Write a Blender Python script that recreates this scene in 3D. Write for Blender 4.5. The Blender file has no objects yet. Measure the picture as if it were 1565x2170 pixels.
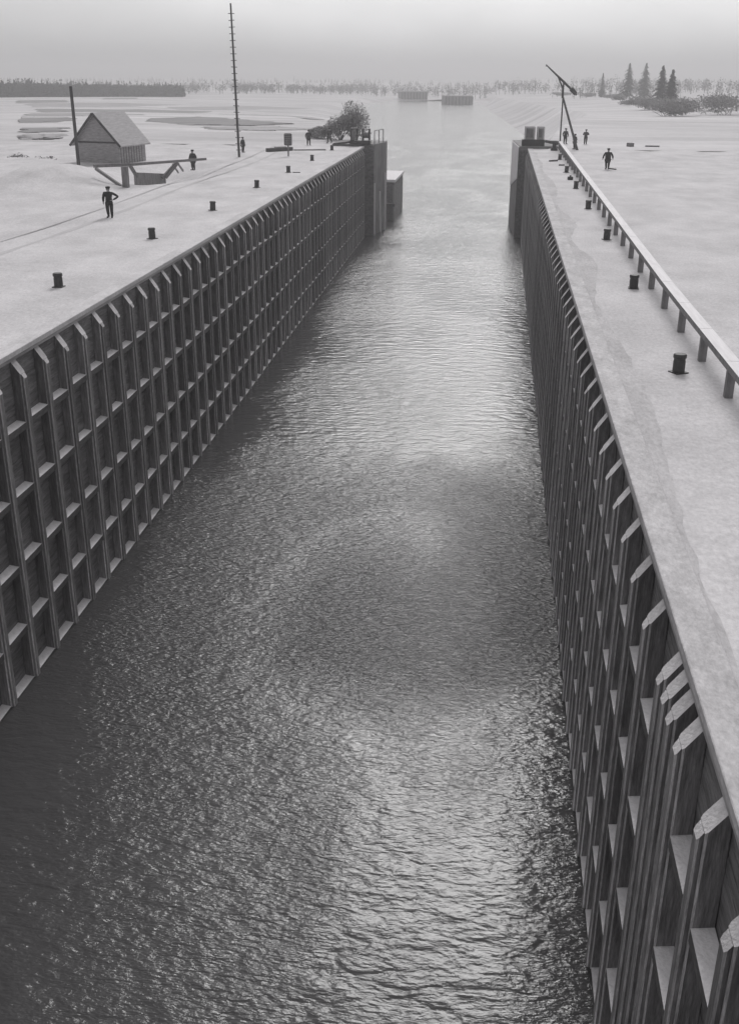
import bpy, bmesh, math, random
from mathutils import Vector, Matrix
rnd = random.Random(7)
S = bpy.context.scene
COL = S.collection

# ------------------------------------------------------------------ camera
HC, FPX, TILT, YAW, ROLL = 7.9, 2200.0, 0.3988, -0.1084, 0.0072
fw = Vector((math.sin(YAW)*math.cos(TILT), math.cos(YAW)*math.cos(TILT), -math.sin(TILT)))
rt = Vector((math.cos(YAW), -math.sin(YAW), 0)); up = rt.cross(fw)
r2 = math.cos(ROLL)*rt + math.sin(ROLL)*up; u2 = -math.sin(ROLL)*rt + math.cos(ROLL)*up
cd = bpy.data.cameras.new('camera'); cam = bpy.data.objects.new('camera', cd); COL.objects.link(cam)
cd.sensor_fit = 'VERTICAL'; cd.sensor_height = 24; cd.lens = 24*FPX/2170; cd.clip_end = 20000; cd.clip_start = .1
M = Matrix((r2, u2, -fw)).transposed().to_4x4(); M.translation = (0, 0, HC); cam.matrix_world = M
S.camera = cam

def at(px, py, z=0.0):
    """ground point (height z) that the photograph shows at pixel px, py"""
    d = fw + (px-782.5)/FPX*r2 - (py-1085)/FPX*u2
    k = (z-HC)/d.z
    return Vector((0, 0, HC)) + k*d

# ------------------------------------------------------------------ light
SUN_EL, SUN_AZ = 37.0, 2.0          # degrees; azimuth from +y towards +x
w = bpy.data.worlds.new('World'); S.world = w; w.use_nodes = True
nt = w.node_tree; N = nt.nodes; Lk = nt.links
N.clear()
out = N.new('ShaderNodeOutputWorld'); bg = N.new('ShaderNodeBackground'); bg.inputs['Strength'].default_value = 0.11
sky = N.new('ShaderNodeTexSky'); sky.sky_type = 'NISHITA'; sky.sun_disc = False
sky.sun_elevation = math.radians(SUN_EL); sky.sun_rotation = math.radians(SUN_AZ)
sky.air_density = 1.0; sky.dust_density = 4.0; sky.ozone_density = 1.0
hs = N.new('ShaderNodeHueSaturation'); hs.inputs['Saturation'].default_value = 0.0
Lk.new(sky.outputs[0], hs.inputs['Color'])
tc = N.new('ShaderNodeTexCoord'); mp = N.new('ShaderNodeMapping'); mp.inputs['Scale'].default_value = (2.2, 2.2, 5.0)
cl = N.new('ShaderNodeTexNoise'); cl.inputs['Scale'].default_value = 1.6; cl.inputs['Detail'].default_value = 5
cr = N.new('ShaderNodeMapRange'); cr.inputs['From Min'].default_value = .35; cr.inputs['From Max'].default_value = .65
cr.inputs['To Min'].default_value = .88; cr.inputs['To Max'].default_value = 1.10
Lk.new(tc.outputs['Generated'], mp.inputs['Vector']); Lk.new(mp.outputs[0], cl.inputs['Vector']); Lk.new(cl.outputs['Fac'], cr.inputs['Value'])
mx = N.new('ShaderNodeMix'); mx.data_type = 'RGBA'; mx.blend_type = 'MULTIPLY'; mx.inputs['Factor'].default_value = 1.0
# thin even cloud deck over the clear sky
ov = N.new('ShaderNodeMix'); ov.data_type = 'RGBA'; ov.inputs['Factor'].default_value = .45
ov.inputs[7].default_value = (5.0, 4.95, 5.05, 1)
Lk.new(hs.outputs[0], ov.inputs[6]); Lk.new(ov.outputs[2], mx.inputs[6]); Lk.new(cr.outputs[0], mx.inputs[7])
Lk.new(mx.outputs[2], bg.inputs['Color']); Lk.new(bg.outputs[0], out.inputs['Surface'])
sd = bpy.data.lights.new('sun', 'SUN'); sd.energy = 1.9; sd.angle = math.radians(24); sd.color = (1.0, .985, .98)
sun = bpy.data.objects.new('sun', sd); COL.objects.link(sun)
el, az = math.radians(SUN_EL), math.radians(SUN_AZ)
sdir = Vector((math.sin(az)*math.cos(el), math.cos(az)*math.cos(el), math.sin(el)))
sun.rotation_euler = sdir.to_track_quat('Z', 'Y').to_euler()
S.view_settings.view_transform = 'Standard'; S.view_settings.look = 'None'
S.view_settings.exposure = -0.16; S.view_settings.gamma = 1

# ------------------------------------------------------------------ materials
def mat(name, base, var=.25, scale=3.0, stretch=(1, 1, 1), rough=.85, bump=.0, bscale=None, spec=.3, detail=6, tint=0.0, fine=0.0, fscale=14.0, lit_low=1.0):
    m = bpy.data.materials.new(name); m.use_nodes = True
    n = m.node_tree.nodes; l = m.node_tree.links; b = n['Principled BSDF']
    t = n.new('ShaderNodeTexCoord'); p = n.new('ShaderNodeMapping'); p.inputs['Scale'].default_value = stretch
    q = n.new('ShaderNodeTexNoise'); q.inputs['Scale'].default_value = scale; q.inputs['Detail'].default_value = detail
    q.inputs['Roughness'].default_value = .65
    r = n.new('ShaderNodeMapRange'); r.inputs['From Min'].default_value = .3; r.inputs['From Max'].default_value = .7
    r.inputs['To Min'].default_value = base*(1-var); r.inputs['To Max'].default_value = base*(1+var)
    c = n.new('ShaderNodeCombineColor'); val = r.outputs[0]
    if fine:                                # small clods, grit, open grain
        fq = n.new('ShaderNodeTexNoise'); fq.inputs['Scale'].default_value = fscale; fq.inputs['Detail'].default_value = 5; fq.inputs['Roughness'].default_value = .75
        l_ = m.node_tree.links; l_.new(p.outputs[0], fq.inputs['Vector'])
        fr = n.new('ShaderNodeMapRange'); fr.inputs['From Min'].default_value = .35; fr.inputs['From Max'].default_value = .65
        fr.inputs['To Min'].default_value = 1-fine; fr.inputs['To Max'].default_value = 1+fine
        fm = n.new('ShaderNodeMath'); fm.operation = 'MULTIPLY'
        l_.new(fq.outputs['Fac'], fr.inputs['Value']); l_.new(r.outputs[0], fm.inputs[0]); l_.new(fr.outputs[0], fm.inputs[1]); val = fm.outputs[0]
    l.new(t.outputs['Object'], p.inputs['Vector']); l.new(p.outputs[0], q.inputs['Vector']); l.new(q.outputs['Fac'], r.inputs['Value'])
    g = n.new('ShaderNodeMath'); g.operation = 'MULTIPLY'; g.inputs[1].default_value = .975
    l.new(val, c.inputs[0]); l.new(val, g.inputs[0]); l.new(g.outputs[0], c.inputs[1]); l.new(val, c.inputs[2])
    if lit_low != 1.0:                         # paler low down: the lit stripes near the waterline put into the colour
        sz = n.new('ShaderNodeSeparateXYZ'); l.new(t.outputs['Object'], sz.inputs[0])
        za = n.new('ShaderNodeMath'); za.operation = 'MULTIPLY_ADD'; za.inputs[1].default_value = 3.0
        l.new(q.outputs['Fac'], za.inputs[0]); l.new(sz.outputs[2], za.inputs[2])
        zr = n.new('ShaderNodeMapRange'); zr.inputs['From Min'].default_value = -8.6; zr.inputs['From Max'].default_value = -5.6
        zr.inputs['To Min'].default_value = lit_low; zr.inputs['To Max'].default_value = 1.0; l.new(za.outputs[0], zr.inputs['Value'])
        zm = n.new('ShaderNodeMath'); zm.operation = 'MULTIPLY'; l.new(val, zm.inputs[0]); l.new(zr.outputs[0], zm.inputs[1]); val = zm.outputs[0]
    if tint:
        oi = n.new('ShaderNodeObjectInfo'); tr = n.new('ShaderNodeMapRange'); tr.inputs['To Min'].default_value = 1-tint; tr.inputs['To Max'].default_value = 1+tint
        l.new(oi.outputs['Random'], tr.inputs['Value']); tm = n.new('ShaderNodeMath'); tm.operation = 'MULTIPLY'
        l.new(val, tm.inputs[0]); l.new(tr.outputs[0], tm.inputs[1])
        l.new(tm.outputs[0], c.inputs[0]); l.new(tm.outputs[0], g.inputs[0]); l.new(tm.outputs[0], c.inputs[2])
    l.new(c.outputs[0], b.inputs['Base Color'])
    b.inputs['Roughness'].default_value = rough; b.inputs['Specular IOR Level'].default_value = spec
    if bump:
        q2 = n.new('ShaderNodeTexNoise'); q2.inputs['Scale'].default_value = bscale or scale*3; q2.inputs['Detail'].default_value = 8
        l.new(p.outputs[0], q2.inputs['Vector'])
        bb = n.new('ShaderNodeBump'); bb.inputs['Strength'].default_value = bump; bb.inputs['Distance'].default_value = .1
        l.new(q2.outputs['Fac'], bb.inputs['Height']); l.new(bb.outputs[0], b.inputs['Normal'])
    return m

MAT = dict(
    snow=mat('snowy ground', .63, .17, .35, (1, .6, 1), .9, .6, 2.5, .1, 9, 0, .13, 9),
    land=mat('snowy land', .60, .26, .016, (1, 3.5, 1), .9, .3, .3, .1, 9, 0, .12, .6),
    track=mat('trodden snow', .55, .12, .6, (1, .25, 1), .9, .4, 3.0, .1, 8),
    mound=mat('snow heap', .70, .06, .8, (1, 1, 1), .9, .4, 2.0, .1),
    soil=mat('dark earth', .30, .30, .12, (1, 3, 1), .95, .3, 1.0, .1),
    marsh=mat('grey marsh ground', .42, .22, .08, (1, 3, 1), .95, .3, 1.0, .1, 6, 0, .12, .8),
    coping=mat('concrete coping', .54, .22, 1.4, (1, .5, 1), .85, .3, 10, .2, 6, 0, .16, 12),
    curb=mat('grey timber fascia', .40, .3, 2.0, (1, .3, 2), .85, .3, 12, .2),
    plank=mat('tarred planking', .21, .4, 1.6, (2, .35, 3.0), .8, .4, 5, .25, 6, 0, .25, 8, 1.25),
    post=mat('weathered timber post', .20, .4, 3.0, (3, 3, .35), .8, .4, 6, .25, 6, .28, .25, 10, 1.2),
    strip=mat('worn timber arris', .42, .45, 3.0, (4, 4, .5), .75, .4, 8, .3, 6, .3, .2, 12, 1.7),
    ledge=mat('timber ledge side', .12, .3, 3.0, (3, 1, 3), .85, .3, 8, .2),
    frost=mat('snow covered timber top', .88, .10, 6.0, (1, 1, 1), .9, .3, 20, .1, 6, .1),
    iron=mat('black cast iron', .055, .3, 8.0, (1, 1, 1), .6, .2, 30, .4),
    wood=mat('grey weathered wood', .21, .3, 2.5, (2, 2, .5), .85, .3, 10, .2),
    darkwood=mat('dark wood', .10, .35, 2.5, (2, 2, .5), .85, .3, 10, .2),
    rail=mat('pale timber rail', .85, .1, 3, (2, .2, 2), .85, .2, 10, .2),
    boards=mat('shed boards', .38, .35, 2.0, (1.0, 1.0, 6.0), .9, .3, 5, .1),
    roof=mat('shed roof boards', .50, .18, 2.0, (6, .6, 1), .9, .3, 6, .1),
    head=mat('weathered post head', .60, .2, 6.0, (1, 1, 1), .9, .3, 20, .1, 6, .18),
    grime=mat('grey trodden edge', .53, .2, .9, (1, .4, 1), .9, .4, 4, .1, 8, 0, .15, 10),
    white=mat('white boards and sunlit face', .88, .06, 1.5, (1, 1, .4), .8, .1, 8, .2),
    concrete=mat('pier concrete', .27, .35, 1.0, (1, 1, .4), .9, .3, 6, .2),
    cloth=mat('dark wool cloth', .075, .25, 12, (1, 1, 1), .95, .2, 40, .1),
    cloth2=mat('black wool cloth', .05, .25, 12, (1, 1, 1), .95, .2, 40, .1),
    skin=mat('skin', .35, .06, 10, (1, 1, 1), .6, 0, 1, .3),
    bark=mat('bark', .10, .3, 3, (3, 3, .6), .95, .3, 10, .1),
    fir=mat('fir needles', .09, .35, 1.2, (1, 1, 1), .9, 0, 1, .1),
    farfir=mat('far fir needles', .04, .3, .05, (1, 1, 1), .9, 0, 1, .1),
    twig=mat('bare twigs', .34, .3, 1.5, (1, 1, 1), .9, 0, 1, .1),
    fartwig=mat('far bare woodland', .26, .3, .03, (1, 1, 1), .9, 0, 1, .1),
)

def water_mat():
    m = bpy.data.materials.new('rippled canal water'); m.use_nodes = True
    n = m.node_tree.nodes; l = m.node_tree.links; b = n['Principled BSDF']
    b.inputs['Base Color'].default_value = (.075, .073, .075, 1); b.inputs['Roughness'].default_value = .12
    b.inputs['IOR'].default_value = 1.333
    t = n.new('ShaderNodeTexCoord')
    def noise(scale, st, det, rot=0.0, dist=0.0):
        p = n.new('ShaderNodeMapping'); p.inputs['Scale'].default_value = st; p.inputs['Rotation'].default_value = (0, 0, rot)
        q = n.new('ShaderNodeTexNoise'); q.inputs['Scale'].default_value = scale; q.inputs['Detail'].default_value = det
        q.inputs['Distortion'].default_value = dist
        l.new(t.outputs['Object'], p.inputs['Vector']); l.new(p.outputs[0], q.inputs['Vector']); return q
    a = noise(4.4, (1.0, 2.4, 1), 3, .1, .25)
    c = noise(1.1, (1.0, 2.0, 1), 2, -.2, .3)
    big = noise(.075, (1.6, .8, 1), 3, 0, .6)
    mr = n.new('ShaderNodeMapRange'); mr.inputs['From Min'].default_value = .36; mr.inputs['From Max'].default_value = .64
    mr.inputs['To Min'].default_value = .45; mr.inputs['To Max'].default_value = 1.1
    l.new(big.outputs['Fac'], mr.inputs['Value'])
    # a ruffled stretch lies across the chamber between two calmer ones
    sx = n.new('ShaderNodeSeparateXYZ'); l.new(t.outputs['Object'], sx.inputs[0])
    wob = noise(.09, (1, 1, 1), 3, .4, .5)
    def mth(op, a, b_):
        q = n.new('ShaderNodeMath'); q.operation = op
        for k, v in enumerate((a, b_)):
            if v is None: continue
            if isinstance(v, (int, float)): q.inputs[k].default_value = v
            else: l.new(v, q.inputs[k])
        return q.outputs[0]
    yy = mth('ADD', mth('ADD', sx.outputs[1], -38.0-14.0), mth('MULTIPLY', wob.outputs['Fac'], 28.0))
    cm = n.new('ShaderNodeMapRange'); cm.interpolation_type = 'SMOOTHSTEP'
    cm.inputs['From Min'].default_value = 4; cm.inputs['From Max'].default_value = 20
    cm.inputs['To Min'].default_value = 1.65; cm.inputs['To Max'].default_value = .8
    l.new(mth('ABSOLUTE', yy, None), cm.inputs['Value'])
    fm = n.new('ShaderNodeMapRange'); fm.interpolation_type = 'SMOOTHSTEP'      # wind reaches the open end of the chamber
    fm.inputs['From Min'].default_value = 50; fm.inputs['From Max'].default_value = 85
    fm.inputs['To Min'].default_value = 1.0; fm.inputs['To Max'].default_value = 1.0
    l.new(mth('ADD', sx.outputs[1], mth('MULTIPLY', wob.outputs['Fac'], 20.0)), fm.inputs['Value'])
    fm.inputs['From Min'].default_value += 8; fm.inputs['From Max'].default_value += 8
    strength = mth('MULTIPLY', mth('MULTIPLY', mr.outputs[0], cm.outputs[0]), .3)
    strength = mth('MULTIPLY', strength, fm.outputs[0])
    b1 = n.new('ShaderNodeBump'); b1.inputs['Distance'].default_value = .16/.6
    l.new(mth('MULTIPLY', fm.outputs[0], .3), b1.inputs['Strength'])
    b2 = n.new('ShaderNodeBump'); b2.inputs['Distance'].default_value = .075/.3
    l.new(c.outputs['Fac'], b1.inputs['Height']); l.new(b1.outputs[0], b2.inputs['Normal'])
    l.new(a.outputs['Fac'], b2.inputs['Height']); l.new(strength, b2.inputs['Strength'])
    l.new(b2.outputs[0], b.inputs['Normal'])
    return m
MAT['water'] = water_mat()

# ------------------------------------------------------------------ mesh helpers
class MB:
    def __init__(s): s.v = []; s.f = []; s.mi = []
    def face(s, pts, mi=0):
        k = len(s.v); s.v += [tuple(p) for p in pts]; s.f.append(tuple(range(k, k+len(pts)))); s.mi.append(mi)
    def hexa(s, b, t, mi=0, top=None):
        """b, t: four bottom and four top corners, both counter-clockwise seen from above"""
        k = len(s.v); s.v += [tuple(p) for p in b] + [tuple(p) for p in t]
        s.f += [(k+3, k+2, k+1, k), (k+4, k+5, k+6, k+7)] + [(k+i, k+(i+1) % 4, k+4+(i+1) % 4, k+4+i) for i in range(4)]
        s.mi += [mi, mi if top is None else top] + [mi]*4
    def box(s, x0, x1, y0, y1, z0, z1, mi=0, top=None):
        q = [(x0, y0), (x1, y0), (x1, y1), (x0, y1)]
        s.hexa([(x, y, z0) for x, y in q], [(x, y, z1) for x, y in q], mi, top)
    def bar(s, a, b, w=.1, h=None, mi=0, top=None):
        a = Vector(a); b = Vector(b); h = h or w; d = (b-a).normalized()
        sx = d.cross(Vector((0, 0, 1)))
        if sx.length < 1e-3: sx = Vector((1, 0, 0))
        sx.normalize(); sz = sx.cross(d)
        c = [(-.5, -.5), (.5, -.5), (.5, .5), (-.5, .5)]
        A = [a+sx*w*i+sz*h*j for i, j in c]; B = [b+sx*w*i+sz*h*j for i, j in c]
        k = len(s.v); s.v += [tuple(p) for p in A+B]
        s.f += [(k+3, k+2, k+1, k), (k+4, k+5, k+6, k+7)]; s.mi += [mi, mi]
        for i in range(4):
            s.f.append((k+i, k+(i+1) % 4, k+4+(i+1) % 4, k+4+i)); s.mi.append(top if (top is not None and i == 2) else mi)
    def tube(s, a, b, r0, r1=None, n=10, mi=0, top=None):
        a = Vector(a); b = Vector(b); r1 = r0 if r1 is None else r1; d = (b-a).normalized()
        sx = d.orthogonal().normalized(); sy = d.cross(sx); k = len(s.v)
        for c, r in ((a, r0), (b, r1)):
            for i in range(n):
                g = 2*math.pi*i/n; s.v.append(tuple(c+sx*r*math.cos(g)+sy*r*math.sin(g)))
        for i in range(n): s.f.append((k+i, k+(i+1) % n, k+n+(i+1) % n, k+n+i)); s.mi.append(mi)
        s.f.append(tuple(k+i for i in reversed(range(n)))); s.mi.append(mi)
        s.f.append(tuple(k+n+i for i in range(n))); s.mi.append(mi if top is None else top)
    def lathe(s, prof, n=16, mi=0):
        k = len(s.v)
        for r, z in prof:
            for i in range(n):
                g = 2*math.pi*i/n; s.v.append((r*math.cos(g), r*math.sin(g), z))
        for j in range(len(prof)-1):
            for i in range(n): s.f.append((k+j*n+i, k+j*n+(i+1) % n, k+(j+1)*n+(i+1) % n, k+(j+1)*n+i)); s.mi.append(mi)
        s.f.append(tuple(k+i for i in reversed(range(n)))); s.f.append(tuple(k+(len(prof)-1)*n+i for i in range(n))); s.mi += [mi, mi]
    def mesh(s, name, mats, bevel=0):
        me = bpy.data.meshes.new(name); me.from_pydata(s.v, [], s.f)
        for m in (mats if isinstance(mats, (list, tuple)) else [mats]): me.materials.append(MAT[m])
        me.polygons.foreach_set('material_index', s.mi)
        if bevel:
            bm = bmesh.new(); bm.from_mesh(me)
            bmesh.ops.bevel(bm, geom=list(bm.edges), offset=bevel, segments=1, affect='EDGES', clamp_overlap=True)
            bm.to_mesh(me); bm.free()
        me.update(); return me
    def build(s, name, mats, parent=None, bevel=0):
        return link(name, s.mesh(name, mats, bevel), parent)

def link(name, me, parent=None, loc=None):
    o = bpy.data.objects.new(name, me); COL.objects.link(o)
    if parent is not None: o.parent = parent
    if loc is not None: o.location = loc
    return o
def tag(o, label, cat, group=None):
    o['label'] = label; o['category'] = cat
    if group: o['group'] = group
    return o
def thing(name, loc, label, cat, group=None, rz=0.0):
    o = bpy.data.objects.new(name, None); COL.objects.link(o); o.location = loc; o.rotation_euler = (0, 0, rz)
    o.empty_display_size = .3
    return tag(o, label, cat, group)
def structure(o): o['kind'] = 'structure'; return o
def smooth(o, ang=40):
    me = o.data; me.polygons.foreach_set('use_smooth', [True]*len(me.polygons)); me.set_sharp_from_angle(angle=math.radians(ang)); return o
def copy_thing(root, loc, label, group=None, rz=None):
    c = root.copy(); COL.objects.link(c); c.location = loc; c['label'] = label
    if group: c['group'] = group
    if rz is not None: c.rotation_euler = (0, 0, rz)
    for ch in list(root.children):
        d = ch.copy(); COL.objects.link(d); d.parent = c
        for g in list(ch.children):
            e = g.copy(); COL.objects.link(e); e.parent = d
    return c

# ------------------------------------------------------------------ setting: water, land
WZ = -10.32
XL0, AL, XR0, AR = -14.17, -.0087, 3.34, .0084      # wall faces: X = X0 + A*(Y-30)
xl = lambda y: XL0 + AL*(y-30)
xr = lambda y: XR0 + AR*(y-30)
YE = 130.0                                          # end of the lock chamber

b = MB(); b.face([(-420, -5, WZ), (420, -5, WZ), (420, 1500, WZ), (-420, 1500, WZ)])
structure(b.build('canal_water', 'water'))

def sstep(a, c, v):
    v = max(0, min(1, (v-a)/(c-a))); return v*v*(3-2*v)
def lerp_table(tab, y):
    for (y0, v0), (y1, v1) in zip(tab, tab[1:]):
        if y <= y1: return v0 + (v1-v0)*max(0, (y-y0)/(y1-y0))
    return tab[-1][1]
BL = [(128, -16.2), (150, -18), (190, -24), (300, -44), (450, -62), (620, -78), (760, -82), (830, -70), (850, -40)]
BR = [(128, 5.5), (160, 7), (250, 8.5), (365, 9), (500, 3), (620, -4), (730, -12), (830, -20), (850, -40)]
def height(x, y):
    far = -(8.6-2.6*sstep(-60, -220, x))*sstep(150, 520, y) if x < 0 else -5.5*sstep(220, 620, y) + 3.0*sstep(25, 90, x)*sstep(200, 420, y)
    return far + .8*math.sin(x*.021+y*.013)*sstep(150, 300, y)

def land(name, side):
    m = MB(); offs = [0, .35, .7, 1, 1.6, 3, 6, 10, 16, 26, 42, 70, 110, 170, 260, 400, 640, 1000, 1700, 3200]
    ys = [YE+i*4 for i in range(8)] + [YE+32+i*12 for i in range(57)]
    ys = [y for y in ys if y < 850] + [850, 900, 1000, 1200, 1600, 2400, 4200, 7500]
    rows = []
    for y in ys:
        e = lerp_table(BL if side < 0 else BR, y); bw = 1.0 + 15*sstep(135, 320, y); row = []
        for o in offs:
            oo = o*bw if o <= 1 else bw+o-1
            x = e + side*oo
            h = height(x, y)
            if o <= 1: h = (WZ-.5) + (h-WZ+.5)*(o**1.3) if y < 850 else h
            if y >= 850 and o == 0: x = -40.0; h = height(x-1, y)
            row.append((x, y, h))
        rows.append(row)
    k = len(offs)
    for r in rows: m.v += r
    for j in range(len(rows)-1):
        for i in range(k-1):
            a = j*k+i; q = (a, a+1, a+k+1, a+k) if side > 0 else (a+1, a, a+k, a+k+1)
            m.f.append(q); m.mi.append(0)
    return structure(smooth(m.build(name, 'land'), 60))
land('riverside_land', -1); land('riverside_land', 1)

# quays beside the chamber: sheets from the coping outwards, gently uneven
def quay(name, side, x_out):
    m = MB(); ys = [-6+i*2.0 for i in range(69)]
    offs = [.60, 1.2, 2, 3, 4, 5, 6.5, 8, 10, 12, 14, 16, 18, 20, 22, 24, 27, 30, 35, 42, 55, 80, 130, 220, 400]
    ys[-1] = YE
    for y in ys:
        for o in offs:
            x = (xl(y) if side < 0 else xr(y)) + side*o
            z = 0.0
            if o > 9: z += .10*math.sin(x*.9+1)*math.sin(y*.35) * min(1, (o-9)/6)
            if side < 0:                                     # ditch behind the timber trestle, heap before it
                z += 1.5*math.exp(-(((x+33.5)/4.2)**2 + ((y-80)/8.0)**2))
                z -= 1.5*math.exp(-(((x+28.0)/2.6)**2 + ((y-90)/6.5)**2))
                z -= .0
            m.v.append((x, y, z))
    k = len(offs)
    for j in range(len(ys)-1):
        for i in range(k-1):
            a = j*k+i; m.f.append((a, a+1, a+k+1, a+k) if side > 0 else (a+1, a, a+k, a+k+1)); m.mi.append(0)
    return structure(smooth(m.build(name, 'snow'), 60))
quay('quay_ground', -1, -400); quay('quay_ground', 1, 400)

def strip_sheet(name, pts, z, m, jit=.0):
    """flat sheet between two polylines"""
    q = MB()
    for (a0, c0), (a1, c1) in zip(pts, pts[1:]): q.face([(a0[0], a0[1], z), (c0[0], c0[1], z), (c1[0], c1[1], z), (a1[0], a1[1], z)])
    return structure(q.build(name, m))
for (c, wd) in ((-22.7, .42), (-24.4, .22)):
    pts = []
    for i in range(50):
        y = 30+i*2; x = c + .25*math.sin(y*.13) - .9*sstep(95, 125, y); k = wd*(.7+.3*math.sin(y*.7))
        pts.append(((x-k/2, y), (x+k/2, y)))
    strip_sheet('cart_track', pts, .008 if c > -23 else .03, 'track')

# grey trodden margin inside the right coping, with a ragged edge
pts = []; rg = random.Random(3)
for i in range(150):
    y = 12+i*.75; x = xr(y)+.604; k = .12 + .75*sstep(16, 34, y)*(1-.7*sstep(60, 120, y))*(.55+.45*math.sin(y*.31+1.2*math.sin(y*.11))) + rg.uniform(-.06, .06)
    pts.append(((x, y), (x+max(.04, k), y)))
strip_sheet('trodden_margin', pts, .008, 'grime')
# dark bands of open soil on the far land
def gz(px, py, z=0):
    q = at(px, py, z)
    for _ in range(6): q = at(px, py, height(q.x, q.y))
    q.z = height(q.x, q.y); return q
def soil_band(pix, z, mname='soil', oname='bare_earth'):
    m = MB(); P = [gz(px, py) for px, py in pix]
    m.face([(p.x, p.y, height(p.x, p.y)+.12) for p in P]); 
    bm = bmesh.new(); me = m.mesh(oname, mname); bm.from_mesh(me)
    bmesh.ops.triangulate(bm, faces=list(bm.faces))
    bmesh.ops.subdivide_edges(bm, edges=list(bm.edges), cuts=7, use_grid_fill=True)
    rim = {v for e in bm.edges if e.is_boundary for v in e.verts}
    for v in bm.verts:
        v.co.x += rnd.uniform(-1.2, 1.2); v.co.y += rnd.uniform(-2.5, 2.5)*(v in rim); v.co.z = height(v.co.x, v.co.y)+(-.4 if v in rim else .15)
    bm.to_mesh(me); bm.free(); structure(link(oname, me))
soil_band([(300, 252), (420, 247), (560, 256), (650, 262), (540, 268), (380, 266), (290, 258)][::-1], -2.2)
soil_band([(40, 250), (165, 249), (170, 257), (110, 261), (40, 263)][::-1], -2.4)
soil_band([(40, 272), (150, 271), (140, 280), (40, 284)][::-1], -1.3)
soil_band([(30, 213), (150, 212), (150, 216), (30, 218)][::-1], -7.8)
soil_band([(60, 230), (300, 229), (480, 233), (300, 237), (60, 240)][::-1], -5.4)
soil_band([(210, 208), (300, 207), (300, 210), (210, 211)][::-1], -8.3)

for pix in ([(40, 219), (220, 217), (420, 222), (300, 226), (40, 227)], [(330, 226), (520, 224), (700, 229), (560, 233), (360, 231)],
            [(40, 241), (260, 240), (330, 244), (200, 247), (40, 248)], [(420, 270), (600, 269), (700, 276), (560, 279), (430, 276)],
            [(40, 286), (140, 285), (146, 292), (90, 297), (40, 297)], [(430, 240), (600, 238), (690, 243), (560, 246)]):
    soil_band(pix[::-1], 0, 'marsh', 'marsh_ground')

# ------------------------------------------------------------------ lock walls
LEDGE_Z = (-2.08, -4.16, -6.30, -8.32, -10.22)
PITCH = 1.7824
def lock_wall(side, y0, phase, extra, label):
    A = AL if side < 0 else AR; X0 = XL0 if side < 0 else XR0
    rz = -math.atan(A)
    root = thing('lock_wall', (X0+A*(y0-30), y0, 0), label, 'lock wall', None, rz)
    n = -side                                      # +x of the left wall looks into the chamber
    Ln = (YE-y0)/math.cos(rz)
    B = lambda m, a0, a1, *r, **k: m.box(min(n*a0, n*a1), max(n*a0, n*a1), *r, **k)
    m = MB(); B(m, -.60, 0.0, 0, Ln, -.12, .05); m.build('coping', 'coping' if side > 0 else 'snow', root, .015)
    m = MB(); B(m, -.60, -.02, 0, Ln, -.22, -.123); m.build('fascia_beam', 'curb', root)
    m = MB(); z = -.223; i = 0
    while z > WZ-1.2:
        h = .24+.03*math.sin(i*2.3); d = .006*math.sin(i*5.1)
        B(m, -.6, -.14+d, 0, Ln, z-h+.012, z); z -= h; i += 1
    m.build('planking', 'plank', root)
    # one post: timber with chamfered, snow-caught head, and a narrower rubbing strip on its face
    def prism(w, n0, n1, ztop_in, ztop_out, zbot, ch):
        """plan: back at n0, face at n1, both front arrises chamfered; head cut sloping towards the water"""
        q = MB(); h = w/2; tz = lambda u: ztop_in+(ztop_out-ztop_in)*(u-n0)/(n1-n0)
        pl = [(n0, -h), (n1-ch, -h), (n1, -h+ch), (n1, h-ch), (n1-ch, h), (n0, h)]
        k = len(pl); q.v = [(n*a, c, zbot) for a, c in pl] + [(n*a, c, tz(a)) for a, c in pl]
        fl = (lambda f: tuple(reversed(f))) if n < 0 else tuple
        q.f = [fl([k+i for i in range(k)])] + [fl([i, (i+1) % k, k+(i+1) % k, k+i]) for i in range(k)]
        q.mi = [2] + [0, 1, 0, 1, 0, 0]; return q
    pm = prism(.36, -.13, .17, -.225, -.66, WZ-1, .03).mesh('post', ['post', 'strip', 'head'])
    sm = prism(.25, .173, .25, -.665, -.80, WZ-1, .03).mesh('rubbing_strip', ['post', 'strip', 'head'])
    ys = [phase+k*PITCH for k in range(-40, 80)]
    ys = sorted([y for y in ys if y0+.4 < y < YE-1.2] + list(extra))
    for y in ys:
        p = link('post', pm, root, (0, y-y0, rnd.uniform(-.03, .02))); p.rotation_euler = (0, rnd.uniform(-.002, .002), 0)
        link('rubbing_strip', sm, p)
    # ledges: short horizontal timbers between neighbouring posts
    L = PITCH-.37
    def ledge_shape(m, yc, z):
        q = [(-.13, 0), (.17, -.05)]
        pts = [(n*q[0][0], yc-L/2), (n*q[1][0], yc-L/2), (n*q[1][0], yc+L/2), (n*q[0][0], yc+L/2)]; hs = [0, -.05, -.05, 0]
        if n < 0: pts.reverse(); hs.reverse()
        m.hexa([(x, y, z-.26) for x, y in pts], [(x, y, z+h) for (x, y), h in zip(pts, hs)], 0, 1)
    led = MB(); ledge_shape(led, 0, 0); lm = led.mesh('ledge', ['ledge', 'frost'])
    rest = MB(); count = 0
    for a, c in zip(ys, ys[1:]):
        if c-a < 1.2: continue
        for z in LEDGE_Z:
            yc = (a+c)/2-y0; dz = rnd.uniform(-.04, .04)
            if count < 100:
                q = link('ledge', lm, root, (0, yc, z+dz)); q.rotation_euler = (rnd.uniform(-.012, .012), 0, 0); count += 1
            else: ledge_shape(rest, yc, z+dz)
    o = rest.build('far_ledges', ['ledge', 'frost'], root); o['kind'] = 'stuff'
    return root
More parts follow.
